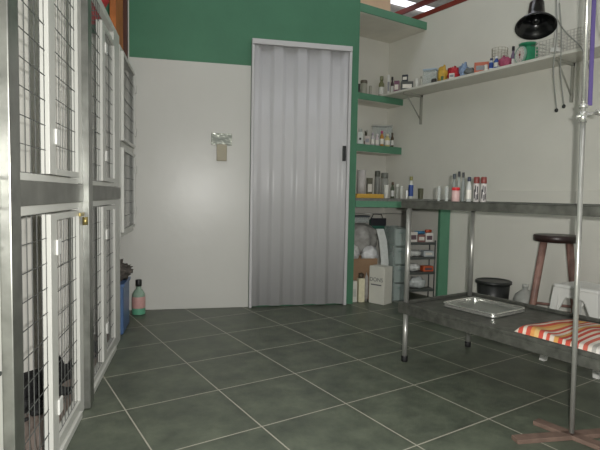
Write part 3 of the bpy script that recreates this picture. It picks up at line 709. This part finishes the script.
# green kitchen scale
sc = thing('kitchen_scale', 'green round kitchen scale with white dial on the wall shelf', 'scale', (3.47, 2.262, 1.974), math.radians(158))
b = MB(); b.box(-.075, .035, -.06, .06, 0, .012, .004); b.box(-.075, .03, -.058, .058, .012, .130, .02)
b.build('scale_body', cmat('2f8a63'), sc)
MB().lathe([(.064, 0), (.064, .012), (.060, .018), (.056, .012), (.056, .001)], 32).xf(Matrix.Translation((.031, 0, .072)) @ Matrix.Rotation(PI/2, 4, 'Y')).build('dial_ring', cmat('8fb0a0'), sc)
MB().lathe([(.0555, 0), (.0555, .0135)], 32).xf(Matrix.Translation((.031, 0, .072)) @ Matrix.Rotation(PI/2, 4, 'Y')).build('dial_face', cmat('d8d4cc'), sc)
b = MB(); b.box(.0447, .0455, -.004, .004, .045, .100); b.tube([(.0447, 0, .072), (.049, 0, .072)], .009, 10)
b.build('needle', cmat('7d2b34'), sc)
b = MB()
for k in range(12):
    a = k*PI/6; b.box(.0447, .0452, -.001, .001, .042, .050, 0, Matrix.Translation((0, 0, .072)) @ Matrix.Rotation(a, 4, 'X'))
b.build('dial_marks', cmat('303030'), sc)
MB().lathe([(.02, .131), (.02, .143), (.062, .146), (.066, .156), (.060, .152), (.0, .149)][:-1], 28, -.02, 0).build('weighing_pan', cmat('2f8a63'), sc)

# wire basket and wire racks on the wall shelf
def wirebox(name, lab, cat, loc, rz, sx, sy, sz, step, col, grp=None, rnd=False):
    m = cmat(col); o = thing(name, lab, cat, loc, rz, grp); r = .0016
    b = MB()
    if rnd:
        for k in range(int(sz/step)+1):
            z = r+k*step; R = sx/2*(.85+.15*k*step/sz)
            b.tube([(R*math.cos(t), R*math.sin(t)*sy/sx, z) for t in [2*PI*i/24 for i in range(25)]], r, 5, False)
        b.build('wire_rings', m, o); b = MB()
        for i in range(14):
            t = 2*PI*i/14; b.tube([(sx/2*.85*math.cos(t), sy/2*.85*math.sin(t), r), (sx/2*math.cos(t), sy/2*math.sin(t), sz)], r, 5)
        b.build('uprights', m, o)
    else:
        nz = max(2, round(sz/step))
        for k in range(nz+1):
            z = r+(sz-2*r)*k/nz
            for y in (-sy/2, sy/2): b.box(-sx/2, sx/2, y-r, y+r, z-r, z+r)
            for x in (-sx/2, sx/2): b.box(x-r, x+r, -sy/2, sy/2, z-r, z+r)
        b.build('wire_frame', m, o); b = MB()
        n = max(2, round(sx/step))
        for i in range(n+1):
            x = -sx/2+sx*i/n
            for y in (-sy/2, sy/2): b.box(x-r, x+r, y-r, y+r, 0, sz)
            b.box(x-r, x+r, -sy/2, sy/2, 0, 2*r)
        b.build('uprights', m, o)
    return o
wirebox('wire_basket', 'round tan wire basket behind the jars on the wall shelf', 'basket', (3.558, 2.545, 1.9735), 0, .13, .12, .20, .022, 'a39d8c', rnd=True)
wirebox('wire_rack', 'pale wire rack nearest the green scale on the wall shelf', 'rack', (3.49, 2.085, 1.9735), PI/2, .13, .13, .13, .024, 'b7b5ad', 'wire racks by the scale')
wirebox('wire_rack', 'pale wire rack at right end of the wall shelf, behind the lamp clamp', 'rack', (3.50, 1.915, 1.9735), PI/2, .16, .13, .16, .024, 'b7b5ad', 'wire racks by the scale')

# cabinet contents ------------------------------------------------------
cb = KE('cardboard_box', 'open brown cardboard box stuffed with bags in the cabinet under the counter', 'box', K(1.52, 4.42, .001))
b = MB(); b.box(-.13, .13, -.13, -.124, 0, .38); b.box(-.13, .13, .114, .12, 0, .38); b.box(-.13, -.124, -.124, .114, 0, .38); b.box(.124, .13, -.124, .114, 0, .38); b.box(-.124, .124, -.124, .114, 0, .006)
b.build('box_body', CARD, cb)
f_ = MB().box(-.13, .13, -.003, .003, -.19, 0).xf(Matrix.Translation((0, -.134, .383)) @ Matrix.Rotation(math.radians(-3), 4, 'X')).build('flap', CARD, cb)
def bag(lab, x, y, z, sx, sy, sz, col, seed, nm='plastic_bag', neck=False, alpha=1, z0flat=None):
    b = MB(); b.blob((0, 0, sz*.5), (sx/2, sy/2, sz*.52), .2, 9, 4, flat=.0, seed=seed)
    if neck: b.tube([(0, 0, sz*.85), (.005, 0, sz*1.05), (.0, 0, sz*1.25)], [sx*.18, sx*.06, sx*.15], 10)
    o = b.build(nm, mat('film '+col, col, .35, var=.15, scale=25, bump=.2, bscale=30, alpha=alpha)); o.location = K(x, y, z); o.rotation_euler = (0, 0, T)
    return tag(o, lab, 'bag')
bag('white plastic bag at left on top of the open cardboard box', 1.435, 4.355, .36, .12, .10, .14, 'c6c5c2', 2.)
bag('white plastic bag bulging from the right of the open cardboard box', 1.60, 4.355, .33, .16, .10, .16, 'cfcfcf', 4.)
bag('big full grey plastic bag above the white bags in cabinet', 1.535, 4.44, .415, .33, .16, .28, '9a9893', 7.)
o = KE('clear_tub', 'clear lidded tub lying above the grey bag in the cabinet', 'tub', K(1.515, 4.42, .735)); o.location = K(1.52, 4.46, .705)
MB().box(-.085, .085, -.06, .06, 0, .055, .008).build('tub_body', CLEAR, o); MB().box(-.09, .09, -.065, .065, .0555, .072, .003).build('lid', cmat('3f444a'), o)
o = tag(MB().box(-.075, .075, -.03, .03, 0, .150, .018).build('bag_body', cmat('1c5a48')), None, None); o.name = 'zip_pouch'
o.location = K(1.72, 4.50, .592); o.rotation_euler = (0, 0, T); tag(o, 'dark green and black zip pouch hanging right of the grey bag', 'pouch')
MB().box(-.08, .08, -.035, -.0305, .085, .158, .002).build('black_flap', mat('black nylon', '15171f', .6), o)
b = MB(); b.tube([(-.06, 0, .151), (-.04, 0, .195), (.04, 0, .195), (.06, 0, .151)], .004, 6); b.build('handle', BLACKP, o)
# rod carrying the pouch
rd = tag(MB().tube([K(1.48, 4.505, .793), K(2.02, 4.505, .793)], .0035, 8).build('hanging_rod', STEEL), 'thin steel rod across the cabinet above the green pouch', 'rod')
# white curved sheet
b = MB(); P_ = [(1.645, 4.27, .66), (1.675, 4.27, .56), (1.69, 4.27, .46), (1.70, 4.27, .36), (1.702, 4.27, .002)]
rows = [[b.bm.verts.new(K(x+dx, y, z)) for dx in (-.02, .055)]+[b.bm.verts.new(K(x+dx, y+.006, z)) for dx in (.055, -.02)] for x, y, z in P_]
for i in range(4):
    for k in range(4): b.bm.faces.new((rows[i][k], rows[i][(k+1) % 4], rows[i+1][(k+1) % 4], rows[i+1][k]))
b.bm.faces.new(rows[0]); b.bm.faces.new(rows[-1][::-1])
tag(b.build('plastic_sheet', cmat('cdd0cc')), 'curved strip of white plastic standing above the white printed carton', 'sheet')
# white printed carton
pc = thing('printed_carton', 'white printed carton standing at the front of the cabinet floor', 'box', (*K(1.626, 4.035)[:2], .001), math.radians(-4))
MB().box(-.145, 0, 0, .15, 0, .24, .002).build('side_box', PRINT, pc) if False else None
pc.rotation_euler = (0, 0, T+math.radians(36))
M_ = MB(); M_.box(0, .13, 0, .16, 0, .335, .002); M_.build('carton_body', PRINT, pc)
def text(s, size, mtx, parent, m, name):
    cu = bpy.data.curves.new(name, 'FONT'); cu.body = s; cu.size = size; cu.extrude = .0004; cu.align_x = 'CENTER'; cu.align_y = 'CENTER'
    t = bpy.data.objects.new(name, cu); C.objects.link(t)
    dg = bpy.context.evaluated_depsgraph_get(); dg.update()
    me = bpy.data.meshes.new_from_object(t.evaluated_get(dg)); bpy.data.objects.remove(t)
    me.transform(mtx); me.materials.clear(); me.materials.append(m)
    o = bpy.data.objects.new(name, me); C.objects.link(o); o.parent = parent; return o
side = Matrix(((0, 0, -1, -.0008), (-1, 0, 0, .085), (0, 1, 0, 0), (0, 0, 0, 1)))
text('DONS', .05, Matrix.Translation((0, 0, .215)) @ side, pc, INK, 'lettering')
b = MB(); b.box(-.0012, -.0002, .03, .14, .165, .175); b.build('print_line', INK, pc)
# cream bottle box and small carton at the left, little bag
o = KE('small_carton', 'narrow white carton on the cabinet floor touching the green post', 'box', K(1.405, 4.215, .001)); MB().box(-.022, .022, -.03, .03, 0, .19, .001).build('box_body', PRINT, o); MB().box(-.014, .014, -.0312, -.0302, .05, .12).build('label', cmat('b9b7ae'), o)
o = KE('cream_carton', 'tall cream carton with dark top on the cabinet floor', 'box', K(1.468, 4.205, .001)); MB().box(-.028, .028, -.03, .03, 0, .215, .002).build('box_body', cmat('d9d2b4'), o); MB().blob((0, 0, .235), (.024, .024, .028), .5, 20, 3, seed=3, flat=.2155).build('crumpled_top', cmat('4f4638'), o)
bag('small grey plastic bag between the cream carton and printed carton', 1.518, 4.20, .001, .04, .05, .25, 'a5a19b', 9., neck=False)
# clear drawer tower
dt = KE('drawer_tower', 'narrow clear plastic drawer tower right of the printed carton', 'drawers', K(1.83, 4.30, .001))
b = MB(); b.box(-.062, -.058, -.12, .12, 0, .68); b.box(.058, .062, -.12, .12, 0, .68); b.box(-.058, .058, .116, .12, 0, .68)
for k in range(5): b.box(-.058, .058, -.12, .115, k*.168, k*.168+.004)
b.build('tower_frame', CLEART, dt)
for k in range(4):
    d = MB().box(-.054, .054, -.124, -.118, k*.168+.008, k*.168+.160, .002).build('drawer', CLEART, dt)
    MB().box(-.02, .02, -.134, -.1245, k*.168+.12, k*.168+.132, .002).build('drawer_pull', cmat('6c7f7a'), d)
# dark storage rack with packets
rk = KE('plastic_rack', 'dark four tier plastic rack at the right of the cabinet', 'rack', K(2.045, 4.235, .001))
b = MB()
for z in (.085, .245, .385, .520): b.box(-.135, .135, -.062, .062, z, z+.022, .002)
b.build('rack_shelves', mat('smoky dark plastic', '4a4e4b', .35), rk)
b = MB()
for sx in (-1, 1):
    for sy in (-1, 1): b.tube([(sx*.13, sy*.055, 0), (sx*.13, sy*.055, .56)], .006, 8)
b.build('rack_posts', mat('smoky dark plastic', '4a4e4b', .35), rk)
PK = 'packets on the dark rack'
def pk(dx, z, w, d, h, col, lab, ry=0, kind='carton', dy=-.01):
    o = KE({'carton': 'packet', 'roll': 'rolled_packet', 'bag': 'plastic_bag'}[kind], lab, {'carton': 'packet', 'roll': 'packet', 'bag': 'bag'}[kind], K(2.045+dx, 4.235+dy, z+.0015)); o['group'] = PK
    if kind == 'bag': MB().blob((0, 0, h/2), (w/2, d/2, h/2), .4, 14, 3, flat=.0, seed=dx*50+z).build('wrapping', mat('film '+col, col, .3, var=.2, scale=25, bump=.5, bscale=50), o)
    elif kind == 'roll': MB().tube([(-w/2, 0, h/2), (w/2, 0, h/2)], h/2, 12).build('roll', cmat(col), o)
    else:
        MB().box(-w/2, w/2, -d/2, d/2, 0, h, .003).build('packet_body', cmat(col), o)
        MB().box(-w*.35, w*.35, -d/2-.0008, -d/2-.0001, h*.25, h*.7).build('label', cmat('cfcac0' if col < 'b' else '5d4a50'), o)
pk(-.085, .543, .075, .08, .095, 'c9c3bb', 'white packet at left on top tier of the dark rack')
pk(-.005, .543, .075, .08, .070, '7d5a55', 'brown red packet in middle of top tier of the dark rack')
pk(.075, .543, .075, .07, .085, 'd4cfc9', 'white packet at right on top tier of the dark rack')
pk(-.01, .6155, .10, .05, .028, '3c78a0', 'blue rolled packet lying on the middle packet of the top tier', kind='roll')
pk(.078, .629, .055, .05, .030, 'b8502f', 'orange packet lying on the right packet of the top tier', kind='roll')
pk(-.055, .408, .14, .09, .060, 'b9bbb6', 'pale clear bag at left on second tier of the dark rack', kind='bag')
pk(.072, .408, .10, .08, .055, 'a7adae', 'grey packet at right on second tier of the dark rack')
pk(-.06, .268, .12, .09, .075, 'c5c6c3', 'white bag at left on third tier of the dark rack', kind='bag')
pk(.075, .268, .10, .07, .050, 'c05a35', 'orange packet at right on third tier of the dark rack')
pk(-.02, .108, .17, .09, .105, 'bfc3c1', 'crumpled clear bag on lowest tier of the dark rack', kind='bag')

# ================================================================ CAMERA + LIGHT
cam = bpy.data.cameras.new('camera'); co = bpy.data.objects.new('camera', cam); C.objects.link(co)
cam.sensor_width = 36; cam.sensor_fit = 'HORIZONTAL'; cam.lens = 490.94/600*36; cam.clip_start = .02
Wm = ((0.8391860112517938, -0.01747638996492944, 0.5435636248987766), (-0.5435137910303307, -0.06180127928181394, 0.8371220704526726), (0.018963055638324403, -0.9979354576689441, -0.0613614280141268))
co.matrix_world = Matrix([(r[0], -r[1], -r[2], t_) for r, t_ in zip(Wm, (0, 0, .96))]+[(0, 0, 0, 1)])
bpy.context.scene.camera = co
# the camera's own flash, just right of and above the lens
fl = bpy.data.lights.new('flash', 'POINT'); fl.energy = FLASH; fl.shadow_soft_size = .012; fl.color = (1, .985, .95)
fo = bpy.data.objects.new('flash', fl); C.objects.link(fo)
fo.location = co.matrix_world @ Vector((.075, .03, -.03))
w = bpy.data.worlds.new('world'); bpy.context.scene.world = w; w.use_nodes = True
bg = w.node_tree.nodes['Background']; bg.inputs[0].default_value = (.93, .97, 1, 1); bg.inputs[1].default_value = WORLD
vs = bpy.context.scene.view_settings; vs.view_transform = 'Standard'; vs.look = 'None'; vs.gamma = 1; vs.exposure = EXPO; vs.use_curve_mapping = False
